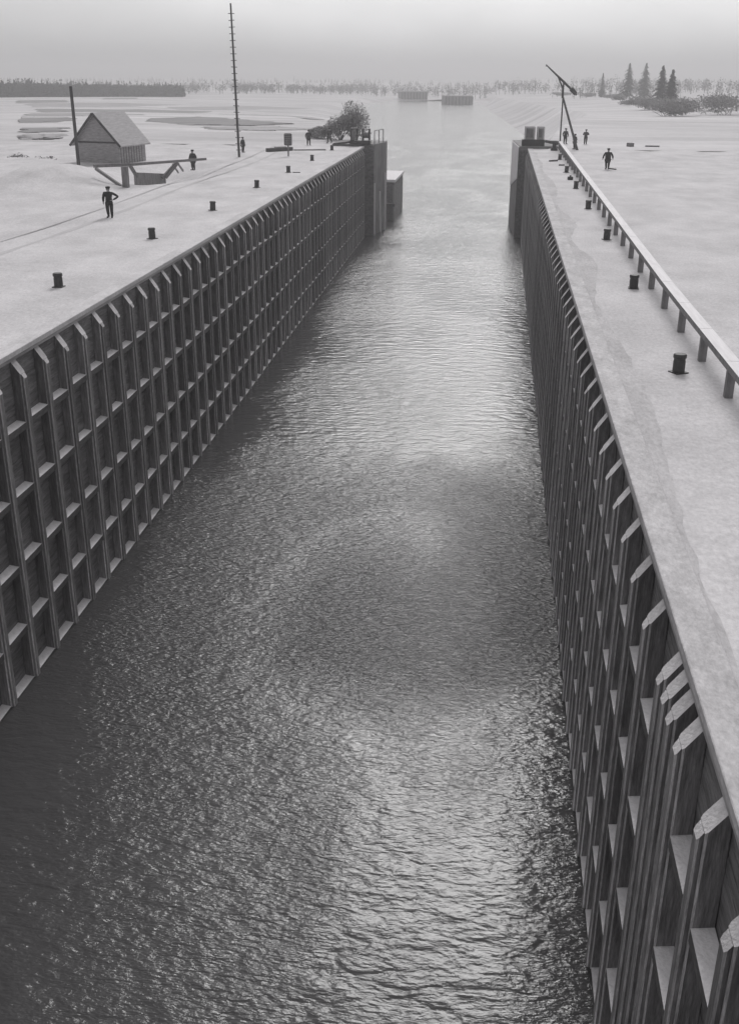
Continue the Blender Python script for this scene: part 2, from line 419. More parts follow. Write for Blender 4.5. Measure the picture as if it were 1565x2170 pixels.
lock_wall(-1, 21.0, 31.54, (), 'long dark timber lock wall on the left, ribbed with posts and pale ledges')
lock_wall(1, 7.5, 25.0, (13.78, 13.25), 'steeply foreshortened dark timber lock wall along the right side of the water')
# the unseen head of the chamber behind the camera side, so the basin is closed
# ------------------------------------------------------------------ bollards
def make_bollard(loc, label, group):
    t = thing('mooring_bollard', loc, label, 'bollard', group)
    m = MB(); m.lathe([(.175, .0), (.175, .32), (.165, .35), (.165, .40), (.19, .42), (.19, .50), (.17, .53), (.0001, .535)], 20); smooth(m.build('post', 'iron', t), 35)
    m = MB(); m.box(-.21, .21, -.21, .21, -.05, .012); m.build('base_plate', 'iron', t, .006)
    return t
GL = 'mooring bollards along the left quay'; GR = 'mooring bollards along the right quay'
order = ['nearest', 'second nearest', 'third nearest', 'fourth nearest', 'fifth nearest', 'sixth nearest', 'farthest']
lb = [(125, 607), (323, 505), (451, 445), (544, 397), (611, 365), (661, 340), (703, 318)]
rb = [(1436, 788), (1341, 610), (1284, 507), (1245, 442), (1219, 399), (1199, 365), (1185, 338)]
first = None
for side, lst, g, nm in ((-1, lb, GL, 'left'), (1, rb, GR, 'right')):
    for i, (px, py) in enumerate(lst):
        p = at(px, py, .02)
        lab = 'black iron mooring bollard on the %s quay, %s of its row%s' % (nm, order[i], '' if side < 0 else ' beside the railing')
        if first is None: first = make_bollard(p, lab, g)
        else:
            c = copy_thing(first, p, lab, g, rnd.uniform(0, 1.5)); c.rotation_euler[0] = rnd.uniform(-.03, .03); c.rotation_euler[1] = rnd.uniform(-.03, .03)

# small dark stub between the right bollards
p = at(1207, 381)
t = thing('iron_stub', p, 'low dark block standing between two bollards on the right quay', 'stub')
m = MB(); m.box(-.22, .22, -.22, .22, 0, .26); m.build('block', 'iron', t, .03)
m = MB(); m.tube((0, 0, .26), (0, 0, .36), .08, .08, 10); m.build('pin', 'iron', t)

# ------------------------------------------------------------------ railing on the right quay
t = thing('railing', (6.75, 20, 0), 'long low railing with white topped beam on grey posts along the right quay', 'railing')
def railx(y): return (-.15 + (y-38)*.0125 if y > 38 else -.15) + .0
m = MB()
ysr = [20+i*3.86 for i in range(29)]
for a, c in zip(ysr, ysr[1:]):
    m.bar((railx(a), a-20, .90), (railx(c), c-20-.02, .90), .38, .18, 0, 1)
m.build('top_beam', ['wood', 'rail'], t)
pm = MB(); pm.box(-.11, .11, -.11, .11, -.1, .808); pmesh = pm.mesh('post', 'wood', .01)
for y in ysr: link('post', pmesh, t, (railx(y), y-20, 0))

# ------------------------------------------------------------------ gate piers
def poly_prism(m, pts, z0, z1, mi=0, top=None):
    k = len(m.v); n = len(pts)
    m.v += [(x, y, z0) for x, y in pts] + [(x, y, z1) for x, y in pts]
    m.f.append(tuple(k+i for i in reversed(range(n)))); m.f.append(tuple(k+n+i for i in range(n))); m.mi += [mi, mi if top is None else top]
    for i in range(n): m.f.append((k+i, k+(i+1) % n, k+n+(i+1) % n, k+n+i)); m.mi.append(mi)
t = thing('gate_pier', (-15, 129, 0), 'tall dark gate pier ending the left lock wall, with pale vertical edges', 'pier')
m = MB(); poly_prism(m, [(-4, 1.2), (1.0, 1.2), (1.9, 6.6), (1.9, 9), (-4, 9)], WZ-1-0, .25, 0); m.build('body', 'concrete', t, .05)
m = MB(); m.box(-1.6, 1.1, .9, 1.18, -10.9, .1); m.build('front_boards', 'plank', t, .02)
m = MB(); m.box(1.12, 1.28, .86, 1.05, -10.9, -4.2); m.build('edge_strip', 'white', t)
m = MB(); m.bar((1.93, 6.5, -10.9), (1.93, 6.5, -3.4), .16, .2); m.build('edge_strip', 'white', t)
m = MB(); m.bar((1.62, 4.4, -10.9), (1.50, 4.0, -5.4), .14, .2); m.build('edge_strip', 'white', t)
m = MB(); m.box(-.95, -.88, .70, .80, -4.2, -.1); m.box(-.32, -.25, .70, .80, -4.2, -.1)
m.build('ladder_stile', 'rail', t)
for i in range(11):
    m = MB(); m.box(-.88, -.32, .72, .80, -.35-i*.37, -.25-i*.37); m.build('ladder_rung', 'rail', t)

t = thing('gate_pier', (4.2, 131, 0), 'gate pier ending the right lock wall with a tall face to the water whitened as sunlit', 'pier')
m = MB(); poly_prism(m, [(-.95, 0), (4, 0), (4, 13), (-1.55, 13)], WZ-1, .22, 0); m.build('body', 'concrete', t, .05)
m = MB(); m.box(-.9, .9, -.24, -.02, -10.9, -.2); m.build('front_boards', 'plank', t, .02)
m = MB(); a = (-.99, .2); c = (-1.57, 12.6)
m.v += [(a[0]-.05, a[1], -3.4), (a[0]-.05, a[1], .1), (c[0]-.05, c[1], .1), (c[0]-.05, c[1], -5.4), (a[0]+.03, a[1], -3.4), (a[0]+.03, a[1], .1), (c[0]+.03, c[1], .1), (c[0]+.03, c[1], -5.4)]
m.f += [(0, 1, 2, 3), (7, 6, 5, 4), (0, 4, 5, 1), (1, 5, 6, 2), (2, 6, 7, 3), (3, 7, 4, 0)]; m.mi += [0]*6
m.build('sunlit_white_panel', 'white', t)  # sunlight on the pale pier face, put into this panel's white colour
m = MB(); m.box(-1.05, -.93, -.27, -.05, -10.9, .1); m.build('edge_strip', 'wood', t)

# guide jetty just beyond the left gate
p = at(821, 470, WZ)
t = thing('guide_jetty', (-13.2, 146, WZ), 'low timber guide jetty standing in the water beyond the left gate pier', 'jetty')
m = MB(); m.box(-2.2, .55, -2, 12, -1, 5.0); m.build('body', 'plank', t, .03)
m = MB(); m.box(-2.3, .68, -2.1, 12.1, 5.0, 5.35); m.build('deck', 'rail', t, .02)
for x in (-.9, .5):
    m = MB(); m.box(x-.12, x+.12, -2.25, -2.01, -1, 4.6); m.build('fender_pile', 'strip', t)
m = MB(); m.box(-.7, .66, -2.3, -2.02, 1.9, 2.3, 0, 1); m.build('waler', ['ledge', 'frost'], t)

# ------------------------------------------------------------------ winches on the piers
t = thing('gate_winch', (-15.55, 130.4, .25), 'open gate winch with upright posts on the left pier', 'winch')
m = MB(); m.box(-1.25, 1.15, -.7, .7, 0, .42); m.build('plinth', 'iron', t, .02)
for (x, y) in ((-1.1, -.55), (-.45, -.55), (.25, -.55), (1.02, -.55), (-1.1, .55), (.25, .55), (1.02, .55), (-.45, .55)):
    m = MB(); m.box(x-.06, x+.06, y-.06, y+.06, .42, 1.72); m.build('upright', 'darkwood', t)
m = MB(); m.tube((.3, 0, 1.0), (.95, 0, 1.0), .33, .33, 16); m.tube((-1.0, 0, 1.0), (1.0, 0, 1.0), .07, .07, 8); m.build('drum', 'wood', t)
m = MB(); m.box(-1.16, -.4, -.62, .62, 1.722, 1.80); m.build('cover_board', 'wood', t)
m = MB(); m.tube((-.85, -.35, .42), (-.85, -.35, 1.4), .22, .22, 14); m.build('gear_housing', 'wood', t)
m = MB(); m.bar((-3.3, -.2, -.05), (-1.27, -.2, .22), .3, .22); m.build('beam', 'darkwood', t)
t = thing('handrail', (-14.1, 131, .25), 'short thin handrail at the water edge of the left pier', 'handrail')
for y in (0, 2.2, 4.4):
    m = MB(); m.tube((.12+.14*y, y, -.01), (.12+.14*y, y, 1.45), .05, .05, 8); m.build('post', 'darkwood', t)
m = MB(); m.bar((.12, 0, 1.47), (.12+.14*4.4, 4.4, 1.47), .1, .06); m.build('rail', 'wood', t)

t = thing('gate_winch', (4.9, 132.2, .22), 'boxy gate winch with two panelled cabinets on the right pier', 'winch')
m = MB(); m.box(-1.4, 1.25, -.8, .8, 0, .72); m.build('plinth', 'iron', t, .02)
for x0, x1 in ((-1.12, .1), (.32, 1.2)):
    m = MB(); m.box(x0, x1, -.6, .6, .72, 2.15); c = m.build('cabinet', 'boards', t, .03)
    m = MB(); m.box(x0+.18, x1-.3, -.66, -.602, .95, 1.85); m.build('door', 'wood', c)
    m = MB()
    for a in (x0+.04, x1-.12): m.box(a, a+.08, -.64, -.602, .74, 2.1)
    m.box(x0+.125, x1-.125, -.64, -.602, 2.0, 2.08); m.build('trim', 'rail', c)
m = MB(); m.bar((1.3, -.3, .55), (2.9, -.3, .28), .34, .3); m.build('beam', 'darkwood', t)
t = thing('capstan', at(1173, 319), 'dark squat capstan at the end of the right gate beam', 'capstan')
m = MB(); m.lathe([(.42, 0), (.40, .15), (.24, .35), (.22, .75), (.36, .9), (.36, 1.05), (.0001, 1.1)], 16); smooth(m.build('drum', 'iron', t), 40)
m = MB(); m.bar((-.55, 0, .98), (.55, 0, .98), .08); m.build('bar', 'iron', t)

# ------------------------------------------------------------------ mast and poles
p = at(507, 333)
t = thing('mast', p, 'tall thin mast studded with cross rungs standing on the left quay', 'mast')
lean = Vector((-.018, 0, 1))
m = MB(); m.tube((0, 0, -.4), lean*14.2, .13, .08, 10); m.build('pole', 'darkwood', t)
rm = MB(); rm.tube((-.30, 0, 0), (.30, 0, 0), .035, .03, 6); rmesh = rm.mesh('rung', 'darkwood')
for i in range(22):
    q = link('rung', rmesh, t, lean*(.7+i*.6)); q.rotation_euler = (0, rnd.uniform(-.06, .06), rnd.uniform(-.3, .3))
t = thing('timber_pole', at(168, 357), 'plain dark timber pole standing in front of the shed', 'pole')
m = MB(); m.tube((0, 0, -.5), (-.05, 0, 6.75), .16, .13, 12); m.build('shaft', 'darkwood', t)
m = MB(); m.tube((-.05, 0, 6.72), (-.05, 0, 6.8), .15, .10, 12); m.build('cap', 'iron', t)

t = thing('signal_board', at(611, 331, 0), 'grey round cornered board on a short post behind the farthest left bollards', 'board')
m = MB(); m.box(-.07, .07, -.07, .07, -.1, 1.4); m.build('post', 'wood', t)
m = MB(); m.box(-.42, .42, -.18, .06, 1.05, 2.25); m.build('board', 'wood', t, .11)
m = MB()
for i in range(5): m.box(-.36, .36, -.20, -.182, 1.16+i*.21, 1.24+i*.21)
m.build('slat', 'darkwood', t)

# ------------------------------------------------------------------ derrick
p0 = at(1224, 318); D = p0.y
def up_at(px, py, y=None):
    """point above the derrick's own plane (its distance D)"""
    d = fw + (px-782.5)/FPX*r2 - (py-1085)/FPX*u2
    k = (y or D)/d.y; return Vector((0, 0, HC)) + k*d
t = thing('derrick', p0, 'slender timber derrick with slanting jib above the right quay railing', 'derrick')
V = lambda px, py, dy=0.0: up_at(px, py, D+dy) - p0
m = MB(); m.tube((0, 0, -.3), V(1191, 203), .15, .11, 10); m.build('leg', 'darkwood', t)
m = MB(); q = V(1187, 284, .6); m.tube((q.x, q.y, -.2), V(1192, 205), .09, .08, 10); m.build('leg', 'darkwood', t)
m = MB(); m.tube(V(1191, 208, .25), V(1192, 187, .25), .14, .11, 10); m.build('mast', 'darkwood', t)
m = MB(); m.tube(V(1192, 188), V(1180, 159), .09, .07, 8); m.build('fork', 'darkwood', t)
m = MB(); m.tube(V(1192, 188), V(1194, 174), .09, .08, 8); m.build('fork', 'darkwood', t)
jb = MB(); jb.tube(V(1156, 137), V(1194, 174), .06, .13, 10); jb.tube(V(1194, 174), V(1221, 201), .13, .11, 10); j = jb.build('jib', 'darkwood', t)
m = MB(); m.tube(V(1209, 188), V(1219, 199), .26, .22, 10); m.build('counterweight', 'darkwood', j)
m = MB(); m.tube(V(1157, 138), V(1155.5, 141.5), .04, .03, 6); m.build('hook', 'iron', j)

# ------------------------------------------------------------------ shed
W, Dp, H, R = 4.6, 4.9, 2.2, 2.45
SRZ = math.radians(-12); SC = at(255, 354, -.3) - Matrix.Rotation(SRZ, 3, 'Z') @ Vector((W/2, -Dp/2, 0))
t = thing('shed', (SC.x, SC.y, -.3), 'weathered board shed with pitched roof on the left bank', 'shed', None, SRZ)
m = MB()
# gable walls as pentagons, side walls as boxes, all butted
for y0, y1 in ((-Dp/2, -Dp/2+.12), (Dp/2-.12, Dp/2)):
    pts = [(-W/2, 0), (W/2, 0), (W/2, H), (0, H+R), (-W/2, H)]
    k = len(m.v); m.v += [(x, y0, z) for x, z in pts] + [(x, y1, z) for x, z in pts]
    m.f.append(tuple(k+i for i in range(5))); m.f.append(tuple(k+5+i for i in reversed(range(5)))); m.mi += [0, 0]
    for i in range(5): m.f.append((k+(i+1) % 5, k+i, k+5+i, k+5+(i+1) % 5)); m.mi.append(0)
    m.build('gable_wall', 'boards', t); m = MB()
m = MB(); m.box(-W/2, -W/2+.12, -Dp/2+.12, Dp/2-.12, 0, H); m.build('side_wall', 'boards', t); m = MB(); m.box(W/2-.12, W/2, -Dp/2+.12, Dp/2-.12, 0, H); m.build('side_wall', 'boards', t)
m = MB(); th = .12; ov = .42; sl = R/(W/2)
for s in (-1, 1):
    a = [(0, R+H+.02), (s*(W/2+ov), H-ov*sl+.02)]
    k = len(m.v)
    for y in (-Dp/2-.35, Dp/2+.35):
        m.v += [(a[0][0], y, a[0][1]), (a[1][0], y, a[1][1]), (a[1][0], y, a[1][1]+th), (a[0][0], y, a[0][1]+th)]
    m.f += [(k, k+1, k+2, k+3), (k+7, k+6, k+5, k+4)] + [(k+i, k+4+i, k+4+(i+1) % 4, k+(i+1) % 4) for i in range(4)]; m.mi += [0]*6
m.build('roof', 'roof', t)
for s in (-1, 1):
    m = MB(); m.bar((0, -Dp/2-.38, H+R+.06), (s*(W/2+ov), -Dp/2-.38, H-ov*sl+.06), .06, .2); m.build('bargeboard', 'darkwood', t)
m = MB(); m.box(-W/2-.04, W/2+.04, -Dp/2-.05, -Dp/2-.002, H-.12, H+.02); m.build('sill_beam', 'darkwood', t)
m = MB()
for i in range(9): m.box(W/2+.002, W/2+.03, -Dp/2+.3+i*.48, -Dp/2+.36+i*.48, .1, H-.3)
m.build('batten', 'wood', t)

# ------------------------------------------------------------------ timber trestle over the ditch
base = at(268, 400)
t = thing('timber_trestle', base, 'low timber trestle with long beam and braces spanning the ditch', 'trestle')
Q = lambda px, py, z: at(px, py, z) - base
m = MB(); m.bar(Q(198, 352, 1.5), Q(275, 349, 1.6), .18, .22); m.bar(Q(275, 349, 1.6), Q(436, 337, 1.2), .16, .19); m.build('long_beam', 'wood', t)
m = MB(); m.bar((0, 0, -.4), (0, 0, 1.55), .42, .42); m.build('post', 'wood', t)
m = MB(); m.bar(Q(276, 351, 1.45), Q(290, 374, .6), .2, .2); m.build('brace', 'wood', t)
m = MB(); m.bar(Q(203, 357, 1.2), Q(262, 398, .05), .16, .2); m.build('brace', 'wood', t)
m = MB(); m.bar(Q(344, 377, .1), Q(374, 344, 1.2), .16, .18); m.bar(Q(352, 377, .1), Q(378, 345, 1.2), .14, .16); m.build('brace', 'wood', t)
m = MB(); m.bar(Q(376, 345, 1.2), Q(388, 362, .2), .12, .14); m.build('brace', 'wood', t)
m = MB(); m.bar(Q(366, 348, 1.1), Q(378, 366, .2), .1, .12); m.build('brace', 'wood', t)
m = MB()
a, c = Q(286, 396, -.1), Q(352, 380, -.1)
d = (c-a).normalized()
for i in range(9):
    f0, f1 = i/9, (i+.93)/9; hgt = .95-.62*f0
    A, C = a+(c-a)*f0, a+(c-a)*f1
    m.hexa([(A.x, A.y, -.5), (C.x, C.y, -.5), (C.x-.05, C.y+.1, -.5), (A.x-.05, A.y+.1, -.5)], [(A.x, A.y, hgt), (C.x, C.y, hgt-.06), (C.x-.05, C.y+.1, hgt-.06), (A.x-.05, A.y+.1, hgt)])
m.build('plank_panel', 'wood', t)

# ------------------------------------------------------------------ loose timber and two shadow bars
def balk(px0, py0, px1, py1, th, label, mt='darkwood', z=.0):
    a, c = at(px0, py0, z), at(px1, py1, z); mid = (a+c)/2; L = (c-a).length/2
    m = MB(); m.bar((-L, 0, th/2+z), (L, 0, th/2+z), th*1.3, th)
    o = m.build('timber_or_shadow_bar', mt, None, .02); o.location = (mid.x, mid.y, 0); o.rotation_euler = (0, 0, math.atan2(c.y-a.y, c.x-a.x))
    return tag(o, label, 'timber', 'loose timbers on the quays')
balk(566, 322, 618, 319, .38, 'thick dark balk lying below the grey board on the left quay')
balk(582, 315, 606, 314, .2, 'thin balk lying just behind the thick one by the grey board', 'wood')
balk(622, 319, 690, 318.5, .12, 'long thin timber lying between the grey board and the farthest left bollard', 'wood')
balk(620, 366, 636, 366.3, .07, 'thin dark bar standing in for the shadow of the fifth nearest left bollard', 'darkwood')  # the bollard's cast shadow, put in as a dark bar
balk(1163, 342.5, 1180, 341.5, .14, 'short rod lying before the farthest right bollard', 'darkwood')
balk(1183, 351, 1195, 351, .12, 'short rod lying beside the second farthest right bollard', 'darkwood')
balk(1290, 358, 1304, 360, .10, 'short dark bar standing in for the shadow of the person on the right quay', 'darkwood')  # shadow at the person's feet, added as a solid dark bar
balk(1366, 311, 1396, 311.5, .16, 'thin plank lying far right on the snowy quay', 'wood')
balk(1330, 310, 1338, 311, .42, 'short dark log lying on snow beyond the person at right', 'wood')

# ------------------------------------------------------------------ people
def skin_mesh(name, verts, edges, mname, parent, sub=2):
    me = bpy.data.meshes.new(name); me.from_pydata([v[:3] for v in verts], edges, [])
    o = link(name, me, parent)
    sk = o.modifiers.new('skin', 'SKIN'); sk.use_smooth_shade = True
    if not me.skin_vertices: me.attributes
    lay = me.skin_vertices[0].data if len(me.skin_vertices) else None
    if lay is None:
        bm = bmesh.new(); bm.from_mesh(me); bm.verts.layers.skin.verify(); bm.to_mesh(me); bm.free(); lay = me.skin_vertices[0].data
    for i, v in enumerate(verts):
        r = v[3]; lay[i].radius = r if isinstance(r, tuple) else (r, r); lay[i].use_root = (i == 0)
    ss = o.modifiers.new('subd', 'SUBSURF'); ss.levels = sub; ss.render_levels = sub
    me.materials.append(MAT[mname]); return o

def person(loc, rz, pose, label, coat=False, cloth='cloth', scale=1.0, cap=True):
    """figure faces local -y; height 1.74 m"""
    t = thing('person', loc, label, 'person', None, rz); t.scale = (scale*1.3, scale*1.25, scale)
    P = pose
    hipw, shw = .095, .175
    ft = {s: Vector(P['foot'][s]) for s in (-1, 1)}; kn = {s: Vector(P['knee'][s]) for s in (-1, 1)}
    elb = {s: Vector(P['elbow'][s]) for s in (-1, 1)}; hd = {s: Vector(P['hand'][s]) for s in (-1, 1)}
    v = [(0, 0, .93, (.135, .10)), (0, 0, 1.12, (.125, .09)), (0, 0, 1.32, (.155, .10)), (0, 0, 1.43, (.10, .075)), (0, -.005, 1.50, (.055, .055)),
         (0, -.015, 1.56, (.07, .078)), (0, -.02, 1.63, (.078, .096)), (0, -.015, 1.70, (.062, .078))]
    e = [(i, i+1) for i in range(7)]
    def add(parent, p, r):
        v.append((p[0], p[1], p[2], r)); e.append((parent, len(v)-1)); return len(v)-1
    nose = add(5, (0, -.105, 1.595), (.016, .02))
    for s in (-1, 1):
        ear = add(6, (s*.085, -.01, 1.61), (.012, .022))
    legs = {}; arms = {}
    for s in (-1, 1):
        a = add(0, (s*hipw, 0, .86), (.088, .09)); k = add(a, kn[s], (.06, .06)); f = add(k, ft[s]+Vector((0, .01, .10)), (.042, .042))
        h = add(f, ft[s]+Vector((s*.01, 0, .035)), (.04, .035)); add(h, ft[s]+Vector((s*.03, -.17, .03)), (.038, .025))
        b_ = add(2, (s*shw, 0, 1.40), (.062, .062)); el_ = add(b_, elb[s], (.045, .045)); wr = add(el_, hd[s], (.03, .032))
        d = (hd[s]-elb[s]).normalized(); side = d.cross(Vector((1, 0, 0))).normalized()
        if P.get('palm', {}).get(s): d = Vector(P['palm'][s]).normalized(); side = d.cross(Vector((0, 0, 1))).normalized()
        pm_ = add(wr, hd[s]+d*.075, (.034, .02))
        for i, ln in enumerate((.062, .075, .07, .055)):
            o = side*(.026-.0175*i)
            f1 = add(pm_, hd[s]+d*(.075+ln*.55)+o, (.0095, .0095)); add(f1, hd[s]+d*(.07+ln)+o+Vector((-s*.012, 0, -.004)), (.008, .008))
        th = add(wr, hd[s]+d*.045+side*.04, (.011, .011)); add(th, hd[s]+d*.08+side*.052, (.009, .009))
    skin_mesh('body', v, e, 'skin', t, 1)
    # jacket
    low = .60 if coat else .86
    cv = [(0, 0, .98, (.165, .13)), (0, 0, 1.14, (.155, .12)), (0, 0, 1.32, (.185, .13)), (0, 0, 1.435, (.125, .10)), (0, -.005, 1.475, (.075, .075)), (0, 0, .86, (.172, .14))]
    ce = [(0, 1), (1, 2), (2, 3), (3, 4), (0, 5)]
    if coat: cv[0] = (0, 0, .98, (.20, .16)); cv[5] = (0, 0, .86, (.22, .18)); cv.append((0, .0, .52, (.25, .20))); ce.append((5, 6))
    for s in (-1, 1):
        k = len(cv); cv += [(s*shw*1.02, 0, 1.395, (.078, .078)), (*elb[s], (.064, .064)), (*(hd[s]+(elb[s]-hd[s])*.06), (.048, .048))]
        ce += [(2, k), (k, k+1), (k+1, k+2)]
    skin_mesh('jacket', cv, ce, cloth, t, 2)
    tv = [(0, 0, .95, (.14, .11)), (0, 0, .87, (.14, .11))]; te = [(0, 1)]
    for s in (-1, 1):
        k = len(tv); tv += [(s*hipw, 0, .80, (.102, .105)), (*kn[s], (.078, .08)), (*(ft[s]+Vector((0, .01, .13))), (.062, .066))]
        te += [(1, k), (k, k+1), (k+1, k+2)]
    skin_mesh('trousers', tv, te, cloth, t, 2)
    for s in (-1, 1):
        bv = [(*(ft[s]+Vector((0, .01, .19))), (.06, .06)), (*(ft[s]+Vector((0, .01, .06))), (.052, .055)), (*(ft[s]+Vector((s*.03, -.19, .04))), (.048, .036))]
        skin_mesh('boot', bv, [(0, 1), (1, 2)], 'cloth2', t, 1)
    if cap:
        m = MB(); m.lathe([(.088, 1.655), (.098, 1.67), (.112, 1.72), (.105, 1.752), (.06, 1.77), (.0001, 1.772)], 16)
        m.hexa([(-.07, -.155, 1.655), (.07, -.155, 1.655), (.08, -.07, 1.66), (-.08, -.07, 1.66)], [(-.065, -.15, 1.667), (.065, -.15, 1.667), (.08, -.07, 1.675), (-.08, -.07, 1.675)])
        smooth(m.build('cap', 'cloth2', t), 40)
    else:
        m = MB(); m.lathe([(.085, 1.62), (.097, 1.66), (.095, 1.70), (.07, 1.745), (.0001, 1.755)], 14); smooth(m.build('hair', 'cloth2', t), 50)
    return t
def F(p): return {-1: p[0], 1: p[1]}
STAND = dict(foot=F([(-.12, 0, 0), (.12, .02, 0)]), knee=F([(-.11, -.02, .48), (.11, -.01, .48)]),
             elbow=F([(-.27, .03, 1.12), (.27, .03, 1.12)]), hand=F([(-.27, -.06, .88), (.27, -.06, .88)]))
AKIMBO = dict(foot=F([(-.07, .0, 0), (.10, -.05, 0)]), knee=F([(-.085, -.02, .48), (.10, -.05, .48)]),
              elbow=F([(-.25, .05, 1.12), (.42, .08, 1.18)]), hand=F([(-.24, -.05, .88), (.19, -.06, 1.0)]), palm={1: (-.6, -.7, -.1)})
WALK = dict(foot=F([(-.09, -.20, .0), (.09, .24, .03)]), knee=F([(-.10, -.14, .49), (.10, .02, .47)]),
            elbow=F([(-.26, .12, 1.13), (.26, -.04, 1.12)]), hand=F([(-.25, .04, .89), (.25, -.2, .92)]))
NARROW = dict(foot=F([(-.08, .0, 0), (.08, .03, 0)]), knee=F([(-.09, -.02, .48), (.09, -.01, .48)]),
              elbow=F([(-.30, .02, 1.13), (.30, .02, 1.13)]), hand=F([(-.33, -.04, .90), (.33, -.04, .90)]))
FOLD = dict(foot=F([(-.08, .0, 0), (.09, .03, 0)]), knee=F([(-.09, -.02, .48), (.09, -.01, .48)]),
            elbow=F([(-.28, -.02, 1.14), (.28, -.02, 1.14)]), hand=F([(-.07, -.2, 1.16), (.07, -.2, 1.12)]))
person(at(234, 461), math.radians(8), AKIMBO, 'person in dark clothes with one hand on the hip on the left quay', cloth='cloth2', scale=1.0)
person(at(410, 361), math.radians(-30), NARROW, 'person in a dark coat standing at the far end of the timber trestle', True, scale=.98)
person(at(1285, 359), math.radians(180), NARROW, 'person in a long dark coat seen from behind on the right quay', True, 'cloth2', 1.04)
person(at(1239, 306), math.radians(160), FOLD, 'slim person standing on the snow right of the derrick foot', False, scale=1.0)
person(at(1196, 305), math.radians(30), STAND, 'person in dark jacket behind the far end of the railing, left of the derrick leg', False, scale=1.05)
person(at(1216, 316), math.radians(-60), FOLD, 'person in dark coat at the foot of the derrick leg', True, scale=.95)
person(at(654, 308), math.radians(20), STAND, 'person standing on the far left quay beyond the grey board', True, scale=1.0)
person(at(698, 303), math.radians(-25), WALK, 'person walking on the far left quay nearest the winch', False, scale=1.0)
person(at(515, 323), math.radians(70), STAND, 'person standing close beside the foot of the tall mast', True, scale=.9)

# ------------------------------------------------------------------ trees
def leaf(m, c, r, rr, flat=.6):
    a = Vector((rr.gauss(0, 1), rr.gauss(0, 1), rr.gauss(0, flat))).normalized(); b_ = a.orthogonal().normalized()
    b_ = (b_*math.cos(1.3*rr.random()) + a.cross(b_)*math.sin(6.28*rr.random())).normalized()
    m.face([c-a*r-b_*r*.4, c+a*r-b_*r*.35, c+a*r*.8+b_*r*.5, c-a*r*.7+b_*r*.45])
def spruce(loc, h, w, seed, label, group=None):
    rr = random.Random(seed); t = thing('spruce_tree', loc, label, 'tree', group)
    m = MB(); m.tube((0, 0, -1), (0, 0, h*.97), h*.018+.05, .03, 8); m.build('trunk', 'bark', t)
    m = MB(); n = 32
    for i in range(n):
        z = h*(.06+.93*i/n); rad = w*.55*(1-i/n)**.85+.12; tier = rr.uniform(.75, 1.12)
        for k in range(11):
            g = 6.28*rr.random(); L = rad*rr.uniform(.5, 1.2)*tier
            if rr.random() < .12: continue
            for s in range(max(4, int(L*6))):
                f = (s+.5)/max(4, int(L*6))
                c = Vector((math.cos(g)*L*f, math.sin(g)*L*f, z-.35*L*f*f+rr.uniform(-.1, .1)))
                leaf(m, c, rr.uniform(.24, .46)*(1.15-.5*f), rr, .35)
    m.build('crown', 'fir', t); return t
SG = 'spruces on the far right bank'
for i, (px, py, top, wd, lab) in enumerate([
        (1327, 208, 146, 3.9, 'dark spruce on the far right bank, leftmost of the tall ones and evenly conical'),
        (1362, 207, 146, 3.8, 'dark spruce on the far right bank between two other tall spruces'),
        (1397, 214, 152, 3.7, 'dark spruce on the far right bank standing in thick brush'),
        (1418, 218, 160, 4.5, 'dark broad spruce farthest right at the end of the brushy slope'),
        (1273, 206, 163, 2.2, 'thin faint spruce left of the tall ones on the right bank')]):
    q = gz(px, py); dist = (q-Vector((0, 0, HC))).length; h = (py-top)/FPX*dist*1.02
    spruce(q, h, h*.60 if wd > 3 else h*.3, 100+i, lab, SG)

def bush(loc, rx, rz, seed, label, n=1500, name='bare_bush', mt='twig', group=None, r=(.10, .26)):
    rr = random.Random(seed); t = thing(name, loc, label, 'bush', group)
    m = MB()
    for i in range(9):
        g = 6.28*rr.random(); f = rr.uniform(.2, .8)
        m.tube((rr.uniform(-.15, .15)*rx, rr.uniform(-.15, .15)*rx, -.3), (math.cos(g)*rx*f, math.sin(g)*rx*f, rz*rr.uniform(.6, .9)), .06, .015, 5)
    m.build('stems', 'bark', t)
    m = MB(); lobes = [(Vector((rr.uniform(-.6, .6)*rx, rr.uniform(-.5, .5)*rx, rr.uniform(.25, .75)*rz)), rr.uniform(.35, .6)) for _ in range(8)]
    for i in range(n):
        c0, s = lobes[rr.randrange(8)]
        d = Vector((rr.gauss(0, 1), rr.gauss(0, 1), rr.gauss(0, 1))).normalized()*(rr.random()**.5)
        c = c0 + Vector((d.x*rx*s, d.y*rx*s, d.z*rz*s*.75))
        if c.z < 0: continue
        leaf(m, c, rr.uniform(*r), rr)
    m.build('twigs', mt, t); return t
